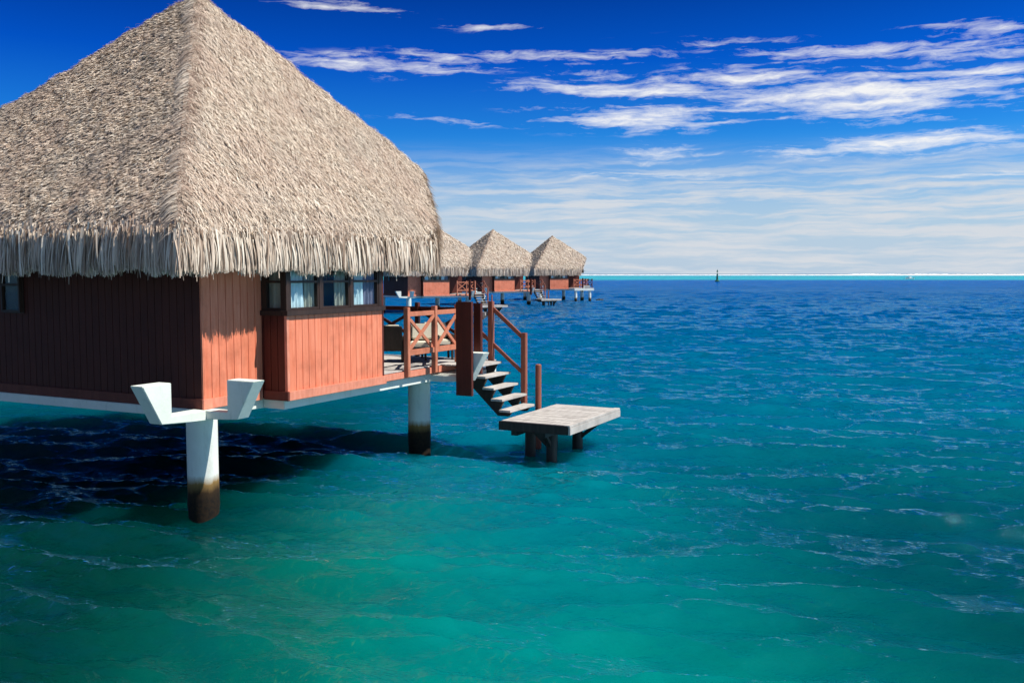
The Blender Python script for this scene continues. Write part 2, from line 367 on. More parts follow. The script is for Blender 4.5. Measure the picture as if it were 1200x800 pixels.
def roofz(x, y):
    p = planes(x, y); k = 12.0
    z = -np.log(np.exp(-k*(p-p.min(0))).sum(0))/k + p.min(0)
    d = np.minimum(x-EX, y-EY); fall = np.clip(1-d/.32, 0, 1.3)
    knob = .022*np.sin(13*x+5*np.sin(3*y))*np.sin(14*y+4*np.sin(4*x+1))+.016*np.sin(27*x+3*np.sin(9*y))*np.sin(25*y-3*np.sin(7*x))
    return z + lump(x, y) + knob*(p[1] < p[0]) - .22*fall**2
def inside(x, y):
    r_ = np.zeros(x.shape, bool); n = len(OUT)
    for i in range(n):
        x0, y0 = OUT[i]; x1, y1 = OUT[(i+1) % n]
        c = ((y0 > y) != (y1 > y)) & (x < (x1-x0)*(y-y0)/(y1-y0+1e-12)+x0)
        r_ ^= c
    return r_
def downslope(x, y):
    e = .05; gx = (roofz(x+e, y)-roofz(x-e, y))/(2*e); gy = (roofz(x, y+e)-roofz(x, y-e))/(2*e)
    d = np.stack([-gx, -gy, -(gx**2+gy**2)], -1); d /= np.linalg.norm(d, axis=-1, keepdims=True)+1e-9
    n = np.stack([-gx, -gy, np.ones_like(gx)], -1); n /= np.linalg.norm(n, axis=-1, keepdims=True)
    return d, n
def strips(P, D, N, L, W, lift, droop, seg=3):
    """ribbons: start P, direction D, normal N; returns verts, quads"""
    S = np.cross(D, N); S /= np.linalg.norm(S, axis=1, keepdims=True)+1e-9
    n = len(P); V = np.zeros((n, seg+1, 2, 3))
    for i in range(seg+1):
        u = i/seg
        c = P + D*(L*u)[:, None] + N*(lift*np.sin(u*2.2))[:, None]
        c[:, 2] -= droop*u*u
        wv = W*(1-.65*u**2)*.5
        V[:, i, 0] = c - S*wv[:, None]; V[:, i, 1] = c + S*wv[:, None]
    base = np.arange(n)[:, None]*(2*(seg+1)) + 2*np.arange(seg)[None, :]
    F = np.stack([base, base+1, base+3, base+2], -1).reshape(-1, 4)
    return V.reshape(-1, 3), F
def make_roof(parent, nstr, wscale, nfr, cell=.1, seed=3, zb0=3.985):
    g = np.random.default_rng(seed)
    xs = np.arange(EX, 7.5, cell); ys = np.arange(EY, 8.25, cell)
    X, Y = np.meshgrid(xs, ys, indexing='ij'); Zt = roofz(X, Y) - .03
    top = np.stack([X, Y, Zt], -1).reshape(-1, 3); bot = top.copy(); bot[:, 2] -= .3
    nx, ny = X.shape; I = inside(X+1e-4, Y+1e-4)
    idx = np.arange(nx*ny).reshape(nx, ny)
    ok = I[:-1, :-1] & I[1:, :-1] & I[1:, 1:] & I[:-1, 1:]
    Ft = np.stack([idx[:-1, :-1], idx[1:, :-1], idx[1:, 1:], idx[:-1, 1:]], -1)[ok]
    Vs = [top, bot]; Fs = [Ft, Ft[:, ::-1]+len(top)]
    # rim joining top and underside
    cnt = {}
    for q in Ft:
        for a, b_ in ((q[0], q[1]), (q[1], q[2]), (q[2], q[3]), (q[3], q[0])):
            k = (min(a, b_), max(a, b_)); cnt[k] = cnt.get(k, 0)+1
    rim = np.array([(a, b_, b_+len(top), a+len(top)) for (a, b_), c in cnt.items() if c == 1])
    Fs.append(rim); nbase = sum(len(f) for f in Fs)
    off = 2*len(top)
    # strands over the slopes
    def scatter(n):
        x = g.uniform(EX+.02, 7.5, n*2); y = g.uniform(EY+.02, 8.2, n*2); ii = inside(x, y); return x[ii][:n], y[ii][:n]
    x, y = scatter(nstr); z = roofz(x, y); D, N = downslope(x, y)
    pl = planes(x, y).argmin(0)
    # the front slope is raked slightly to the right, the side slope stubbly
    side = np.cross(N, D)
    jit = g.normal(0, .42, len(x)) + np.where(pl == 0, .3, 0) + np.where(pl == 1, -.15, 0)
    jit = jit*np.where(pl == 1, 1.5, 1.0)
    D = D - side*jit[:, None]*-1; D /= np.linalg.norm(D, axis=1, keepdims=True)
    st = (pl == 1)                                             # stubbly side: cut bundle ends standing out from the slope
    D = np.where(st[:, None], D + N*g.uniform(.08, .62, len(x))[:, None], D); D /= np.linalg.norm(D, axis=1, keepdims=True)
    L = np.where(st, g.uniform(.05, .13, len(x)), g.uniform(.06, .19, len(x))); W = np.where(st, g.uniform(.014, .034, len(x)), g.uniform(.008, .02, len(x)))*wscale
    lift = g.gamma(2.0, .013, len(x))*np.where(pl == 1, .3, 1.0)
    L *= max(1, wscale*.6)
    P = np.stack([x, y, z], -1) - D*(L*.3)[:, None]
    v, f = strips(P, D, N, L, W, lift, lift*.5); Vs.append(v); Fs.append(f+off); off += len(v)
    # tufts standing proud, which throw the small dark shadows
    x, y = scatter(nstr//8); kk = planes(x, y).argmin(0) == 0; x, y = x[kk], y[kk]; z = roofz(x, y); D, N = downslope(x, y)
    k = 4; x, y, z = [np.repeat(a, k)+g.normal(0, .025, len(a)*k) for a in (x, y, z)]; D = np.repeat(D, k, 0); N = np.repeat(N, k, 0)
    D = D + N*g.uniform(.1, .4, len(x))[:, None] + np.cross(N, D)*g.normal(.2, .4, len(x))[:, None]; D /= np.linalg.norm(D, axis=1, keepdims=True)
    L = g.uniform(.06, .15, len(x)); v, f = strips(np.stack([x, y, z], -1), D, N, L, g.uniform(.01, .022, len(x))*wscale, L*.05, L*.3)
    Vs.append(v); Fs.append(f+off); off += len(v)
    # ridge capping along the near hip: short ragged reeds across the hip, both ways
    nh = nstr//11; u = g.uniform(0, 1, nh)
    hx = EX + (AP[0]-EX)*u; hy = EY + (AP[1]-EY)*u
    sgn = np.where(g.uniform(0, 1, nh) < .55, 1, -1)
    o_ = g.uniform(-.02, .16, nh); px_ = hx + np.where(sgn > 0, o_, .10) - .05; py_ = hy + np.where(sgn > 0, .10, o_) - .05
    hz = roofz(px_, py_)+.04
    D = np.stack([np.where(sgn > 0, 1.0, -.35), np.where(sgn > 0, -.25, 1.0), np.full(nh, -.75)], -1) + g.normal(0, .18, (nh, 3))
    D /= np.linalg.norm(D, axis=1, keepdims=True); N = np.tile(np.array([-.45, -.45, .77]), (nh, 1))
    L = g.uniform(.12, .36, nh); hipv, hipf = strips(np.stack([px_, py_, hz+g.uniform(0, .05, nh)], -1), D, N, L, g.uniform(.01, .02, nh)*wscale, L*.15, L*.25)
    # high verge of the porch end
    nv = nstr//10; seg_i = g.choice([1, 2, 3, 4, 5, 6, 7], nv, p=[.16, .16, .14, .12, .22, .1, .1]); u = g.uniform(0, 1, nv)
    a = OUT[seg_i]; b_ = OUT[(seg_i+1) % len(OUT)]; q = a+(b_-a)*u[:, None]; c0 = np.array([3., 3.])
    inw = (c0-q); inw /= np.linalg.norm(inw, axis=1, keepdims=True); q = q+inw*g.uniform(.0, .2, nv)[:, None]
    zq = roofz(q[:, 0], q[:, 1])-g.uniform(0, .25, nv)
    D = np.stack([-inw[:, 0]*.45, -inw[:, 1]*.45, -np.ones(nv)*.8], -1)+g.normal(0, .2, (nv, 3)); D /= np.linalg.norm(D, axis=1, keepdims=True)
    N = np.stack([-inw[:, 0], -inw[:, 1], np.full(nv, .3)], -1)
    L = g.uniform(.12, .34, nv); v, f = strips(np.stack([q[:, 0], q[:, 1], zq], -1), D, N, L, g.uniform(.012, .026, nv)*wscale, L*.1, L*.1)
    Vs.append(v); Fs.append(f+off); off += len(v)
    V = np.concatenate(Vs); F = np.concatenate(Fs); mi = np.ones(len(F), int); mi[:nbase] = 0
    roof = npmesh('thatch_roof', V, F, [M['under'], M['strand']], parent, mi)
    npmesh('hip_ridge', hipv, hipf, [M['reed'], M['strand']], roof, np.repeat((sgn < 0).astype(int), 3))
    # hanging fringe
    Vs = []; Fs = []; off = 0
    def fringe(a, b_, outn, n, zt, zb):
        nonlocal off
        a = np.array(a, float); b_ = np.array(b_, float); outn = np.array(outn, float); tdir = (b_-a)/np.linalg.norm(b_-a)
        u = g.uniform(-.01, 1.01, n); dep = g.uniform(0, 1, n)
        q = a+(b_-a)*u[:, None]-outn*(dep*.16)[:, None] + outn*.03
        top_ = zt + .05 - .16*(1-dep) + g.normal(0, .06, n); clump = .055*np.sin(u*np.linalg.norm(b_-a)*9+2*np.sin(u*31))
        bot_ = zb + np.abs(g.normal(0, .05, n)) + clump + .10*dep*(g.uniform(0, 1, n))
        long_ = g.uniform(0, 1, n) < .012; bot_ = bot_ - long_*g.uniform(.04, .14, n)
        P = np.stack([q[:, 0], q[:, 1], top_], -1)
        sway = g.normal(0, .09, n)
        D = np.stack([tdir[0]*sway+outn[0]*.04, tdir[1]*sway+outn[1]*.04, -np.ones(n)], -1); D /= np.linalg.norm(D, axis=1, keepdims=True)
        ang = g.normal(0, .75, n)
        N = np.stack([outn[0]*np.cos(ang)+tdir[0]*np.sin(ang), outn[1]*np.cos(ang)+tdir[1]*np.sin(ang), np.zeros(n)], -1)
        L = top_-bot_; v, f = strips(P, D, N, L, g.uniform(.014, .048, n)*max(1, wscale*.55), g.uniform(-.01, .06, n), np.zeros(n), 4)
        Vs.append(v); Fs.append(f+off); off += len(v)
    fringe((EX+.1, EY), (5.85, EY), (0, -1), nfr, 4.72, zb0)
    fringe((EX, EY+.12), (EX, 8.1), (-1, 0), int(nfr*1.3), 4.72, zb0)
    fringe((5.85, EY), (6.15, -.72), (.6, -.8), nfr//14, 4.85, 4.03)
    fringe((EX-.0, EY+.12), (EX+.12, EY), (-.7, -.7), nfr//60, 4.6, 4.0)
    base = MB(); base.box(EX+.28, 5.8, EY+.28, EY+.33, 4.08, 4.9); base.box(EX+.28, EX+.33, EY+.335, 8.1, 4.08, 4.9)
    V = np.concatenate(Vs); F = np.concatenate(Fs); nb = len(V)
    V = np.concatenate([V, np.array(base.v)]); F = np.concatenate([F, np.array(base.f)+nb])
    mi = np.zeros(len(F), int); mi[-len(base.f):] = 1
    fr = npmesh('eave_fringe', V, F, [M['strand'], M['under']], roof, mi)
    return roof

# ------------------------------------------------------------------ bungalow
def plank_wall(mb, a, b_, z0, z1, outn, bw=.172, gd=.014, gw=.012):
    """boarded wall between plan points a and b with real V-gaps, 6 cm thick"""
    a = Vector(a); b_ = Vector(b_); L = (b_-a).length; t_ = (b_-a)/L; n = Vector(outn); k = max(1, round(L/bw)); w_ = L/k
    for i in range(k):
        p0 = a+t_*(i*w_+gw/2); p1 = a+t_*((i+1)*w_-gw/2)
        pts = [p0, p1, p1-n*.03, p0-n*.03]
        v = [(p.x, p.y, z) for z in (z0, z1) for p in pts]
        mb.add(v, [(0,1,2,3),(7,6,5,4),(0,4,5,1),(1,5,6,2),(2,6,7,3),(3,7,4,0)])
    p0 = a-n*gd; p1 = b_-n*gd; pts = [p0, p1, p1-n*.05, p0-n*.05]
    v = [(p.x, p.y, z) for z in (z0, z1) for p in pts]
    mb.add(v, [(0,1,2,3),(7,6,5,4),(0,4,5,1),(1,5,6,2),(2,6,7,3),(3,7,4,0)])
WZ = 1.78   # foot of the walls
def curtain(mb, a, b_, z0, z1, amp=.035, waves=5, flare=0):
    a = Vector(a); b_ = Vector(b_); n = 48; t_ = (b_-a); nn = Vector((-t_.y, t_.x)).normalized()
    vs = []
    for zi in range(7):
        u2 = zi/6
        for i in range(n+1):
            u = i/n; uu = u*(1-flare*u2*.35)
            p = a+t_*uu+nn*amp*(math.sin(u*waves*6.28+.4*math.sin(u2*3))+.4*math.sin(u*waves*2.7*6.28))*(.7+.3*(1-u2))
            vs.append((p.x, p.y, z0+(z1-z0)*u2))
    fs = [(j*(n+1)+i, j*(n+1)+i+1, (j+1)*(n+1)+i+1, (j+1)*(n+1)+i) for j in range(6) for i in range(n)]
    mb.add(vs, fs)
def window(parent, a, b_, outn, curt, z0=3.36, zt=3.86, z1=4.22, fw=.04):
    a = Vector(a); b_ = Vector(b_); n = Vector(outn); t_ = (b_-a).normalized(); L = (b_-a).length
    fr = MB()
    def v3(u, z, d=0): p = a+t_*u+n*d; return (p.x, p.y, z)
    fr.bar(v3(fw/2, z0), v3(fw/2, z1), fw, .08, up=(n.x, n.y, 0)); fr.bar(v3(L-fw/2, z0), v3(L-fw/2, z1), fw, .08, up=(n.x, n.y, 0))
    fr.bar(v3(fw, z0+.02), v3(L-fw, z0+.02), .074, .04); fr.bar(v3(fw, zt), v3(L-fw, zt), .074, .04); fr.bar(v3(fw, z1-.02), v3(L-fw, z1-.02), .074, .04)
    f = fr.build('window', M['frame'], parent)
    g = MB()
    for (q0, q1) in ((z0+.04, zt-.02), (zt+.02, z1-.04)):
        g.add([v3(fw, q0), v3(L-fw, q0), v3(L-fw, q1), v3(fw, q1)], [(0,1,2,3)])
    g.build('pane', M['glass'], f)
    for (u0, u1, mm, fl) in curt:
        c = MB(); pa = a+t_*(L*u0)-n*.075; pb = a+t_*(L*u1)-n*.075
        curtain(c, pa, pb, z0, z1, .03, max(2, int((u1-u0)*L*7)), fl); c.build('curtain', M[mm], f, smooth=True)
    return f
def pillar(parent, x, y, r=.255):
    mb = MB(); g = random.Random(int(x*100+y*10)); n = 40; prof = [(-1.2, r*1.0), (0, r), (.1, r*1.03), (.3, r*1.025), (.45, r*1.01), (.6, r), (1.2, r), (1.62, r)]
    vs = []
    for z_, rr_ in prof:
        for i in range(n):
            q = rr_*(1+(.02*g.uniform(-1, 1) if .05 < z_ < .5 else 0)); vs.append((x+q*math.cos(6.2832*i/n), y+q*math.sin(6.2832*i/n), z_))
    fs = [(j*n+i, j*n+(i+1) % n, (j+1)*n+(i+1) % n, (j+1)*n+i) for j in range(len(prof)-1) for i in range(n)]
    mb.add(vs, fs); return mb.build('pillar', M['concrete'], parent, smooth=True)
def hook_profile(tip, inner, s=1):
    # outline in (along, z): flared upturned end of a beam
    return [(tip, 2.29), (tip+.36*s, 1.655), (tip+1.05*s, 1.625), (6.0*s if s > 0 else 6, 1.6), (6.0*s if s > 0 else 6, 1.79), (inner, 1.79), (inner, 2.29)]
def armchair(loc, rz, label):
    r_ = empty('deck_armchair', loc, rz)
    f = MB()
    for sx_ in (-1, 1):
        for sy_ in (-1, 1): f.box(sx_*.32-.025, sx_*.32+.025, sy_*.3-.025, sy_*.3+.025, 0, .34)
    f.box(-.35, .35, -.33, .33, .26, .34); f.build('seat_frame', M['wicker'], r_, .006)
    for sx_ in (-1, 1):
        a = MB(); a.box(sx_*.34-.04, sx_*.34+.04, -.34, .34, .34, .6); a.build('armrest', M['wicker'], r_, .012)
    bk = MB(); bk.bar((0, .34, .3), (0, .46, .84), .66, .06, up=(0, 1, 0)); bk.build('backrest', M['wicker'], r_, .012)
    c = MB(); c.box(-.29, .29, -.32, .28, .345, .47); c.build('seat_cushion', M['cream'], r_, .03)
    c = MB(); c.bar((0, .27, .5), (0, .37, .86), .56, .11, up=(0, 1, 0)); c.build('back_cushion', M['cream'], r_, .03)
    return tag(r_, label, 'armchair')
DK = 1.97  # deck level
def railing(parent, a, b_, posts, z0=1.82, zt=3.3, mat_='rail'):
    """cross-braced railing from plan point a to b; posts at distances along it"""
    a = Vector(a); t_ = (Vector(b_)-a); L = t_.length; t_ = t_/L; n = Vector((-t_.y, t_.x))
    P = lambda u, z, d=0: (a.x+t_.x*u+n.x*d, a.y+t_.y*u+n.y*d, z)
    r_ = MB(); r_.bar(P(0, 3.15), P(L, 3.15), .07, .10); r_.bar(P(0, 2.33), P(L, 2.33), .07, .12)
    rail = r_.build('railing', M[mat_], parent, .006)
    for u in posts:
        p = MB(); p.bar(P(u, z0), P(u, zt), .10, .11, up=(n.x, n.y, 0)); p.build('post', M[mat_], rail, .008)
    for u0, u1 in zip(posts[:-1], posts[1:]):
        for k, (za, zb) in enumerate(((2.39, 3.10), (3.10, 2.39))):
            p = MB(); d = .022 if k else -.022; p.bar(P(u0+.05, za, d), P(u1-.05, zb, d), .04, .075); p.build('brace', M[mat_], rail, .004)
    return rail
def bungalow(name, loc, rz, label, group, near=True, seed=5):
    root = tag(empty(name, loc, rz), label, 'bungalow', group)
    if near: make_roof(root, 230000, .8, 6500, .08)
    else: make_roof(root, 16000, 3.2, 1500, .2, seed, 3.68+.03*(seed % 3))
    # slab and beams
    s = MB(); s.box(-.345, 7.1, -.255, 6.7, 1.60, 1.775); s.box(1.12, 7.1, -.74, -.257, 1.60, 1.775); s.box(6.255, 7.9, -1.38, -.742, 1.62, 1.775)
    s.build('floor_slab', M['concrete'], root, .01 if near else 0)
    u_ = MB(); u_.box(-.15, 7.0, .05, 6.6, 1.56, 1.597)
    u_.build('added_dark_underpanel', M['dark'], root)  # unseen dark panel added to darken the water's reflection under the house
    for x0, s_y in ((-.41, -1.44), (5.98, -2.1)):
        h = MB(); h.prism([(s_y, 2.29), (s_y+.36, 1.655), (s_y+1.05, 1.61), (6.05, 1.585), (6.05, 1.755), (s_y+.57, 1.755), (s_y+.57, 2.29)], 'x', x0, x0+.27)
        h.build('cross_beam', M['concrete'], root, .01 if near else 0)
    h = MB(); h.prism([(-1.70, 2.29), (-1.34, 1.655), (-.65, 1.605), (-.413, 1.595), (-.413, 1.765), (-1.13, 1.765), (-1.13, 2.29)], 'y', -.41, -.14); h.build('cross_beam', M['concrete'], root, .01 if near else 0)
    for (x, y) in ((-.16, -.05), (6.5, -.1), (-.29, 6.35), (6.12, 6.35)): pillar(root, x, y)
    # walls
    mb = MB(); plank_wall(mb, (-.312, -.28), (1.09, -.28), WZ, 4.4, (0, -1)); mb.box(-.336, -.315, -.284, -.245, WZ, 4.4); mb.build('front_wall', M['red'], root)
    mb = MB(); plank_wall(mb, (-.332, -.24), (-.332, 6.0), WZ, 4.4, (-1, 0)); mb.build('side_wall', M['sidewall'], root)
    mb = MB(); plank_wall(mb, (1.15, -.85), (3.98, -.85), WZ, 3.265, (0, -1)); mb.build('bay_wall', M['red'], root); mb = MB(); plank_wall(mb, (1.09, -.16), (1.09, -.797), WZ, 3.265, (-1, 0)); mb.build('bay_wall', M['darkred'], root)  # bay's side boards: shade put into a darker colour than the front
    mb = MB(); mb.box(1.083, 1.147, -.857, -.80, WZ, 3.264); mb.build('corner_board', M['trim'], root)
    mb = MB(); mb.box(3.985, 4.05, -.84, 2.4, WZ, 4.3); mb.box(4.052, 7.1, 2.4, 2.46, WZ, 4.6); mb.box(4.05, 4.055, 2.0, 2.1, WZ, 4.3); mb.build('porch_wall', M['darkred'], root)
    # skirting boards
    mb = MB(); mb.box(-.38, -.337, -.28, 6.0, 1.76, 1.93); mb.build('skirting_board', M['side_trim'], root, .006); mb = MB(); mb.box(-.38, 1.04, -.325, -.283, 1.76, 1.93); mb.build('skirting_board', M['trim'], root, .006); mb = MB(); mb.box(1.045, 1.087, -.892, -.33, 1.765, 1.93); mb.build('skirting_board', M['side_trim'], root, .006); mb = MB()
    mb.box(1.09, 4.06, -.895, -.853, 1.765, 1.93); mb.build('skirting_board', M['trim'], root, .006)
    # sill, corner posts and windows of the bay
    mb = MB(); mb.box(1.04, 4.03, -.91, -.79, 3.266, 3.356); mb.box(1.04, 1.12, -.785, -.285, 3.266, 3.356); mb.build('window_sill', M['frame'], root, .006)
    for x0, x1 in ((1.09, 1.19), (2.0, 2.09), (2.93, 3.02), (3.88, 3.98)):
        mb = MB(); mb.box(x0, x1, -.85, -.76, 3.357, 4.3); mb.build('mullion', M['frame'], root, .004)
    mb = MB(); mb.box(1.09, 1.18, -.36, -.285, 3.357, 4.3); mb.build('mullion', M['frame'], root, .004)
    cur = [[(.04, .62, 'curtain', .2), (.66, 1.0, 'curtain2', 0)], [(.0, .14, 'curtain', .3), (.62, 1.0, 'curtain2', .1)], [(.05, .55, 'curtain', 0), (.58, 1.0, 'curtain3', 0)]]
    for (x0, x1), c in zip(((1.19, 2.0), (2.09, 2.93), (3.02, 3.88)), cur): window(root, (x0, -.80), (x1, -.80), (0, -1), c)
    window(root, (1.13, -.36), (1.13, -.76), (-1, 0), [(.0, 1.0, 'curtain2', 0)])
    mb = MB(); mb.box(-.355, -.342, 4.18, 4.78, 3.27, 4.2); mb.build('window_reveal', M['frame'], root)
    window(root, (-.38, 4.75), (-.38, 4.21), (-1, 0), [], 3.29, 3.8, 4.2)
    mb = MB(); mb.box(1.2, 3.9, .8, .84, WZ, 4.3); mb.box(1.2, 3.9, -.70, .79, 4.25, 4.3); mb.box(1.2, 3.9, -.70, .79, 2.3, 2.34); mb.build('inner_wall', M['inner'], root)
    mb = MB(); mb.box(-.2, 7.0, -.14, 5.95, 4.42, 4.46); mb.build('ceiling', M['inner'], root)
    # added dark sheet standing in for the shaded gable opening at the porch end
    mb = MB(); mb.prism([(.75, 6.25), (.35, 4.15), (5.2, 4.15), (5.2, 6.25)], 'x', 6.9, 6.96); mb.build('gable_shade_sheet', M['wicker'], root)
    # deck
    mb = MB(); y = -.80
    k = 0
    while y < 2.35: mb.box(4.06, 7.9, y, y+.135, DK-.03, DK); y += .145
    y = -1.38
    while y < -.85: mb.box(6.3, 7.9, y, y+.135, DK-.03, DK); y += .145
    mb.build('deck_planks', M['grey'], root, .004 if near else 0)
    mb = MB(); mb.box(4.05, 6.95, -.845, -.81, 1.80, 1.935); mb.box(4.1, 7.8, -.79, 2.3, 1.785, 1.93); mb.build('deck_joists', M['trim'], root, .004 if near else 0)
    railing(root, (4.84, -.88), (6.95, -.88), [0, 1.09, 2.09])
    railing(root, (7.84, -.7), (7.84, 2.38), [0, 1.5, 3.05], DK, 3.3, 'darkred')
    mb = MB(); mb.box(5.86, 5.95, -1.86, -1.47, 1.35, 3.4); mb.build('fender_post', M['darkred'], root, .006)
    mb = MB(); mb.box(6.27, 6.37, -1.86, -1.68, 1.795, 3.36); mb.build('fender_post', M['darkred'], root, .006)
    return root
main = bungalow('overwater_bungalow', (0, 0, 0), 0, 'large thatched red bungalow on white pillars in the left foreground', 'thatched bungalows over the lagoon', True)

# ------------------------------------------------------------------ stairs and swim platform
GS = 'boarding stairs down to the swim platforms'; GP = 'low swim platforms at the foot of the stairs'
def stairs(near=True):
    root = empty('boarding_stairs', (7.0, -1.4, DK))
    B = lambda mb, nm, mm, bv=.005: mb.build(nm, M[mm], root, bv)
    def off(mb):
        mb.v = [(x-7.0, y+1.4, z-DK) for x, y, z in mb.v]; return mb
    ys = [-2.53, -2.33, -2.12, -1.91, -1.68]; zs = [1.012, 1.245, 1.485, 1.73, 1.965]
    for y, z_ in zip(ys, zs):
        mb = MB(); mb.box(6.40, 7.62, y, y+.29, z_-.05, z_); B(off(mb), 'tread', 'grey')
    for x in (6.55, 7.45):
        mb = MB()
        pts = [(-2.50, .80), (-2.20, .80), (-1.36, 1.62), (-1.36, 1.93), (-1.60, 1.93)]
        for y, z_ in list(zip(ys, zs))[::-1][:-1]: pass
        saw = [(-1.36, 1.93)]
        for (y, z_) in list(zip(ys, zs))[::-1]:
            saw += [(y+.03, z_-.055)]
            saw += [(y+.13, z_-.235)] if z_ > 1.1 else []
        pts = [(-2.42, .862), (-2.16, .862), (-1.36, 1.60)]+[(-1.36, 1.915)]+[p for p in saw[1:]]
        mb.prism(pts, 'x', x-.035, x+.035); B(off(mb), 'stringer', 'dark', 0)
    mb = MB(); mb.bar((7.70, -1.30, 3.27), (7.70, -2.25, 2.48), .05, .09); r1 = B(off(mb), 'handrail', 'post')
    mb = MB(); mb.bar((7.70, -.95, 2.72), (7.70, -2.25, 1.66), .05, .08); B(off(mb), 'handrail', 'post')
    mb = MB(); mb.box(7.62, 7.74, -1.42, -1.30, 1.6, 3.36); B(off(mb), 'handrail_post', 'post', .01)
    mb = MB(); mb.box(7.62, 7.74, -2.29, -2.17, .862, 2.64); B(off(mb), 'handrail_post', 'post', .01)
    mb = MB(); mb.box(7.55, 7.78, -1.27, -.9, 3.02, 3.10); mb.bar((7.7, -.9, 2.5), (7.7, -1.3, 2.5), .04, .07); mb.bar((7.7, -.85, 2.75), (7.7, -1.3, 3.1), .04, .07); B(off(mb), 'landing_rail', 'grey')
    return root
def platform():
    PX, PY, PZ = 7.45, -3.3, .85
    root = empty('swim_platform', (PX, PY, 0))
    def B(mb, nm, mm, bv=.005):
        mb.v = [(x-PX, y-PY, z) for x, y, z in mb.v]; return mb.build(nm, M[mm], root, bv)
    mb = MB(); n = 20; w_ = (8.90-6.04)/n
    for i in range(n): mb.box(6.04+i*w_, 6.04+(i+1)*w_-.008, -3.985, -2.50, PZ-.045, PZ+random.uniform(-.003, .003))
    B(mb, 'deck_planks', 'grey', .004)
    mb = MB(); mb.box(6.0, 8.94, -4.13, -3.99, PZ-.043, PZ+.004); mb.box(6.0, 8.94, -4.14, -4.09, PZ-.20, PZ-.046)
    B(mb, 'edge_board', 'grey', .006)
    mb = MB(); mb.box(5.985, 6.035, -4.08, -2.46, PZ-.20, PZ-.012); mb.box(8.90, 8.94, -4.08, -2.46, PZ-.2, PZ-.047); mb.box(6.04, 8.89, -2.5, -2.46, PZ-.2, PZ-.047)
    for x in (6.5, 7.0, 7.5, 8.0, 8.5): mb.box(x-.03, x+.03, -4.08, -2.51, PZ-.19, PZ-.05)
    B(mb, 'joist_frame', 'dark', .004)
    mb = MB(); mb.box(6.3, 8.6, -3.42, -3.22, PZ-.36, PZ-.20); mb.box(6.3, 8.6, -2.75, -2.6, PZ-.36, PZ-.2); B(mb, 'bearer', 'dark', .006)
    for (x, y) in ((6.86, -3.32), (8.3, -3.32), (7.1, -2.68), (8.3, -2.68)):
        mb = MB(); mb.cyl((x, y, -1), .13, (x, y, PZ-.36), .12, 18); B(mb, 'leg', 'dark', 0)
    for (x, y, sx_, sy_) in ((6.86, -3.32, -.0, .55), (6.86, -3.32, -.45, 0), (8.3, -3.32, .45, 0), (8.3, -3.32, 0, -.6)):
        mb = MB(); mb.bar((x, y, .15), (x+sx_, y+sy_, PZ-.22), .08, .08); B(mb, 'brace', 'dark', .005)
    mb = MB(); mb.cyl((8.05, -2.42, -.5), .075, (8.05, -2.42, 1.87), .07, 20); mb.cyl((8.05, -2.42, 1.87), .07, (8.05, -2.42, 1.89), .05, 20); B(mb, 'mooring_post', 'post', 0)
    return root
st0 = tag(stairs(), 'open wooden stairs with handrail beside the foreground bungalow', 'stairs', GS)
pf0 = tag(platform(), 'weathered plank platform on dark legs at the near stairs', 'platform', GP)
armchair((6.35, .62, DK), R(120), 'dark wicker armchair seen between the bay wall and the near deck railing')
armchair((6.62, -.12, DK), R(-62), 'cream cushioned armchair behind the left cross-braced railing panel')
armchair((7.38, -.05, DK), R(-50), 'cream cushioned armchair behind the right cross-braced railing panel')

# ------------------------------------------------------------------ far bungalows
def at_px(px, D):
    f = 1100.; x = (px-600)/f
    return Vector((math.cos(HEAD), math.sin(HEAD), 0))*D + Vector((math.sin(HEAD), -math.cos(HEAD), 0))*x*D + Vector((CAM.x, CAM.y, 0))
FG = 'thatched bungalows over the lagoon'
far0 = None
specs = [(497, 94, 'first of the three distant thatched bungalows, partly hidden behind the foreground roof'),
         (580, 118, 'middle one of the three distant thatched bungalows with full pyramid roof'),
         (645, 138, 'farthest thatched bungalow at the right end of the row')]
sl_ = ['distant stairs leading down from the partly hidden first far bungalow', 'distant stairs between the middle and the farthest bungalow']
pl_ = ['distant low platform just above the near handrail, below the middle far bungalow', 'distant low platform in front of the farthest bungalow']
for i, (px, D, lab) in enumerate(specs):
    P = at_px(px, D); head = math.atan2(P.y-CAM.y, P.x-CAM.x); th = head - R(65) + R((0, 3, -4)[i])
    ref = Vector((1.15, -.85, 0)); ref.rotate(Matrix.Rotation(th, 3, 'Z')); base = P - ref
    bungalow('overwater_bungalow', base, th, lab, FG, False, 5+i)
    if i < 2:
        for src, nm in ((st0, sl_[i]), (pf0, pl_[i])):
            c = copy_tree(src); l = Vector(src.location); l.rotate(Matrix.Rotation(th, 3, 'Z')); c.location = base+l
            c.rotation_euler = (0, 0, th); c['label'] = nm
    if i == 2:
        sdk = empty('sun_deck', base, th)
        mb = MB()
        for k in range(12): mb.box(3.6+k*.25, 3.6+k*.25+.235, -4.2, -1.95, 1.86, 1.92)
        mb.build('deck_planks', M['white'], sdk)
        mb = MB(); mb.box(3.6, 6.6, -4.2, -4.1, 1.6, 1.855); mb.box(3.6, 6.6, -2.1, -2.0, 1.6, 1.855); mb.build('deck_beam', M['concrete'], sdk)
        for (x, y) in ((6.1, -3.9), (3.9, -3.9)):
            mb = MB(); mb.cyl((x, y, -1), .2, (x, y, 1.6), .2); mb.build('pillar', M['concrete'], sdk)
        mb = MB(); mb.box(5.2, 6.0, -4.19, -4.1, 1.93, 2.35); mb.build('bench', M['grey'], sdk)
        tag(sdk, 'open white deck on pillars at the far right end of the row', 'deck')

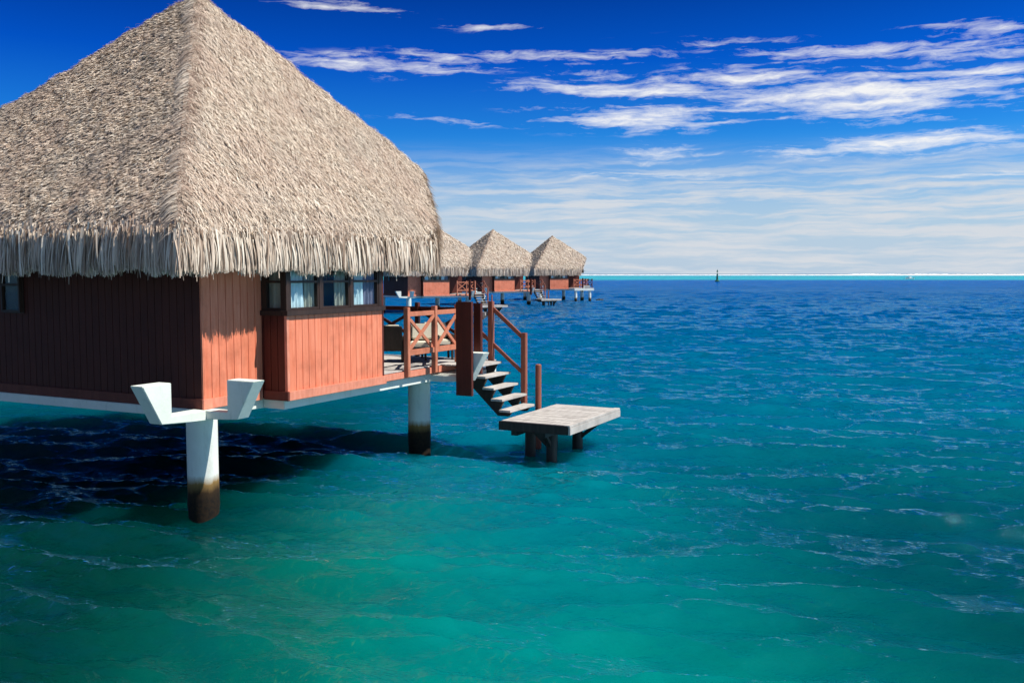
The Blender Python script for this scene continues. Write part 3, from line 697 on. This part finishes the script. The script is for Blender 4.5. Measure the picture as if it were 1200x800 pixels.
# ------------------------------------------------------------------ reef, marker, boat, coral heads
def at_sr(s_, q): return CAM.xy + Vector((math.cos(HEAD), math.sin(HEAD)))*s_ + Vector((math.sin(HEAD), -math.cos(HEAD)))*q
g = np.random.default_rng(4); nq = 900
qs = np.linspace(-600, 2400, nq)
hgt = np.clip(.5+1.6*np.interp(qs, [-600, 100, 350, 650, 900, 1000, 1250, 1700, 2400], [.3, .35, .35, .25, .6, 1.1, 1.0, .7, .7])*(.45+.55*np.interp(qs, np.linspace(-600, 2400, 90), g.uniform(0, 1, 90))), 0, 3)
V = []; F = []
for i, q in enumerate(qs):
    s0 = 2700+30*math.sin(q*.004)+6*g.normal(); h = hgt[i]*(.8+.4*g.uniform())
    for (ds, hz) in ((-26, -.4), (-10, .25*h), (0, h), (10, .5*h), (24, -.4)):
        p = at_sr(s0+ds, q); V.append((p.x, p.y, hz*1.7+.25))
for i in range(nq-1):
    for j in range(4): F.append((i*5+j, i*5+j+1, i*5+j+6, i*5+j+5))
surf = npmesh('reef_surf', V, F, M['foam'], smooth=True); tag(surf, 'thin white line of surf breaking on the reef near the horizon', 'surf', None, 'stuff')

p = at_sr(490, (840-600)/1100*490); mk = empty('channel_marker', (p.x, p.y, 0))
mb = MB(); mb.cyl((0, 0, -.5), 1.1, (0, 0, .5), 1.2, 20); mb.cyl((0, 0, .5), 1.2, (0, 0, .9), .6, 20); mb.build('float', M['green'], mk)
mb = MB(); mb.cyl((0, 0, .9), .55, (0, 0, 4.2), .35, 16); mb.build('tower', M['green'], mk)
mb = MB(); mb.cyl((0, 0, 4.2), .1, (0, 0, 5.2), .1, 10); mb.cyl((0, 0, 5.0), .5, (0, 0, 6.4), .04, 14); mb.build('topmark', M['green'], mk)
tag(mk, 'slim green channel marker buoy standing near the horizon', 'buoy')

p = at_sr(720, (1065-600)/1100*720); bt = empty('motor_boat', (p.x, p.y, 0), HEAD+R(110))
mb = MB(); secs = [(-3.6, 1.1, .9, .1), (-1.5, 1.25, .95, .0), (1.2, 1.1, 1.1, .0), (2.8, .6, 1.3, .15), (3.9, .05, 1.55, .7)]
vs = []; 
for x, hw, zt, zk in secs: vs += [(x, -hw, zt), (x, -hw*.8, .2), (x, 0, zk-.3), (x, hw*.8, .2), (x, hw, zt)]
fs = [(i*5+j, i*5+j+1, i*5+j+6, i*5+j+5) for i in range(4) for j in range(4)]+[(i*5+4, i*5, i*5+5, i*5+9) for i in range(4)]+[(0, 1, 2, 3, 4), (20, 24, 23, 22, 21)]
mb.add(vs, fs); mb.build('hull', M['white'], bt)
mb = MB(); mb.prism([(-1.2, .98), (1.4, 1.05), (.9, 1.9), (-1.0, 1.9)], 'y', -.8, .8); mb.build('cabin', M['white'], bt)
mb = MB(); mb.box(-1.8, 1.0, -.95, .95, 2.5, 2.58); [mb.box(x-.03, x+.03, y-.03, y+.03, .9, 2.5) for x in (-1.7, .8) for y in (-.9, .9)]; mb.build('canopy', M['white'], bt)
mb = MB(); mb.box(-4.1, -3.6, -.25, .25, .3, 1.4); mb.build('outboard_motor', M['black'], bt)
tag(bt, 'small white motor boat far out just before the reef surf', 'boat')

bm = bmesh.new(); bmesh.ops.create_icosphere(bm, subdivisions=3, radius=1)
for v in bm.verts:
    k = 1+.22*math.sin(v.co.x*5+1)*math.sin(v.co.y*6)+.1*math.sin(v.co.z*11+v.co.x*7); v.co = Vector((v.co.x*.62*k, v.co.y*.5*k, v.co.z*.28*k+.02))
me = bpy.data.meshes.new('coral_rock'); bm.to_mesh(me); bm.free(); me.materials.append(M['coral'])
p = at_sr(141, (703-600)/1100*141); o = bpy.data.objects.new('coral_rock', me); COL.objects.link(o); o.location = (p.x, p.y, 0)
tag(o, 'dark coral rock just breaking the surface right of the farthest bungalow', 'rock')
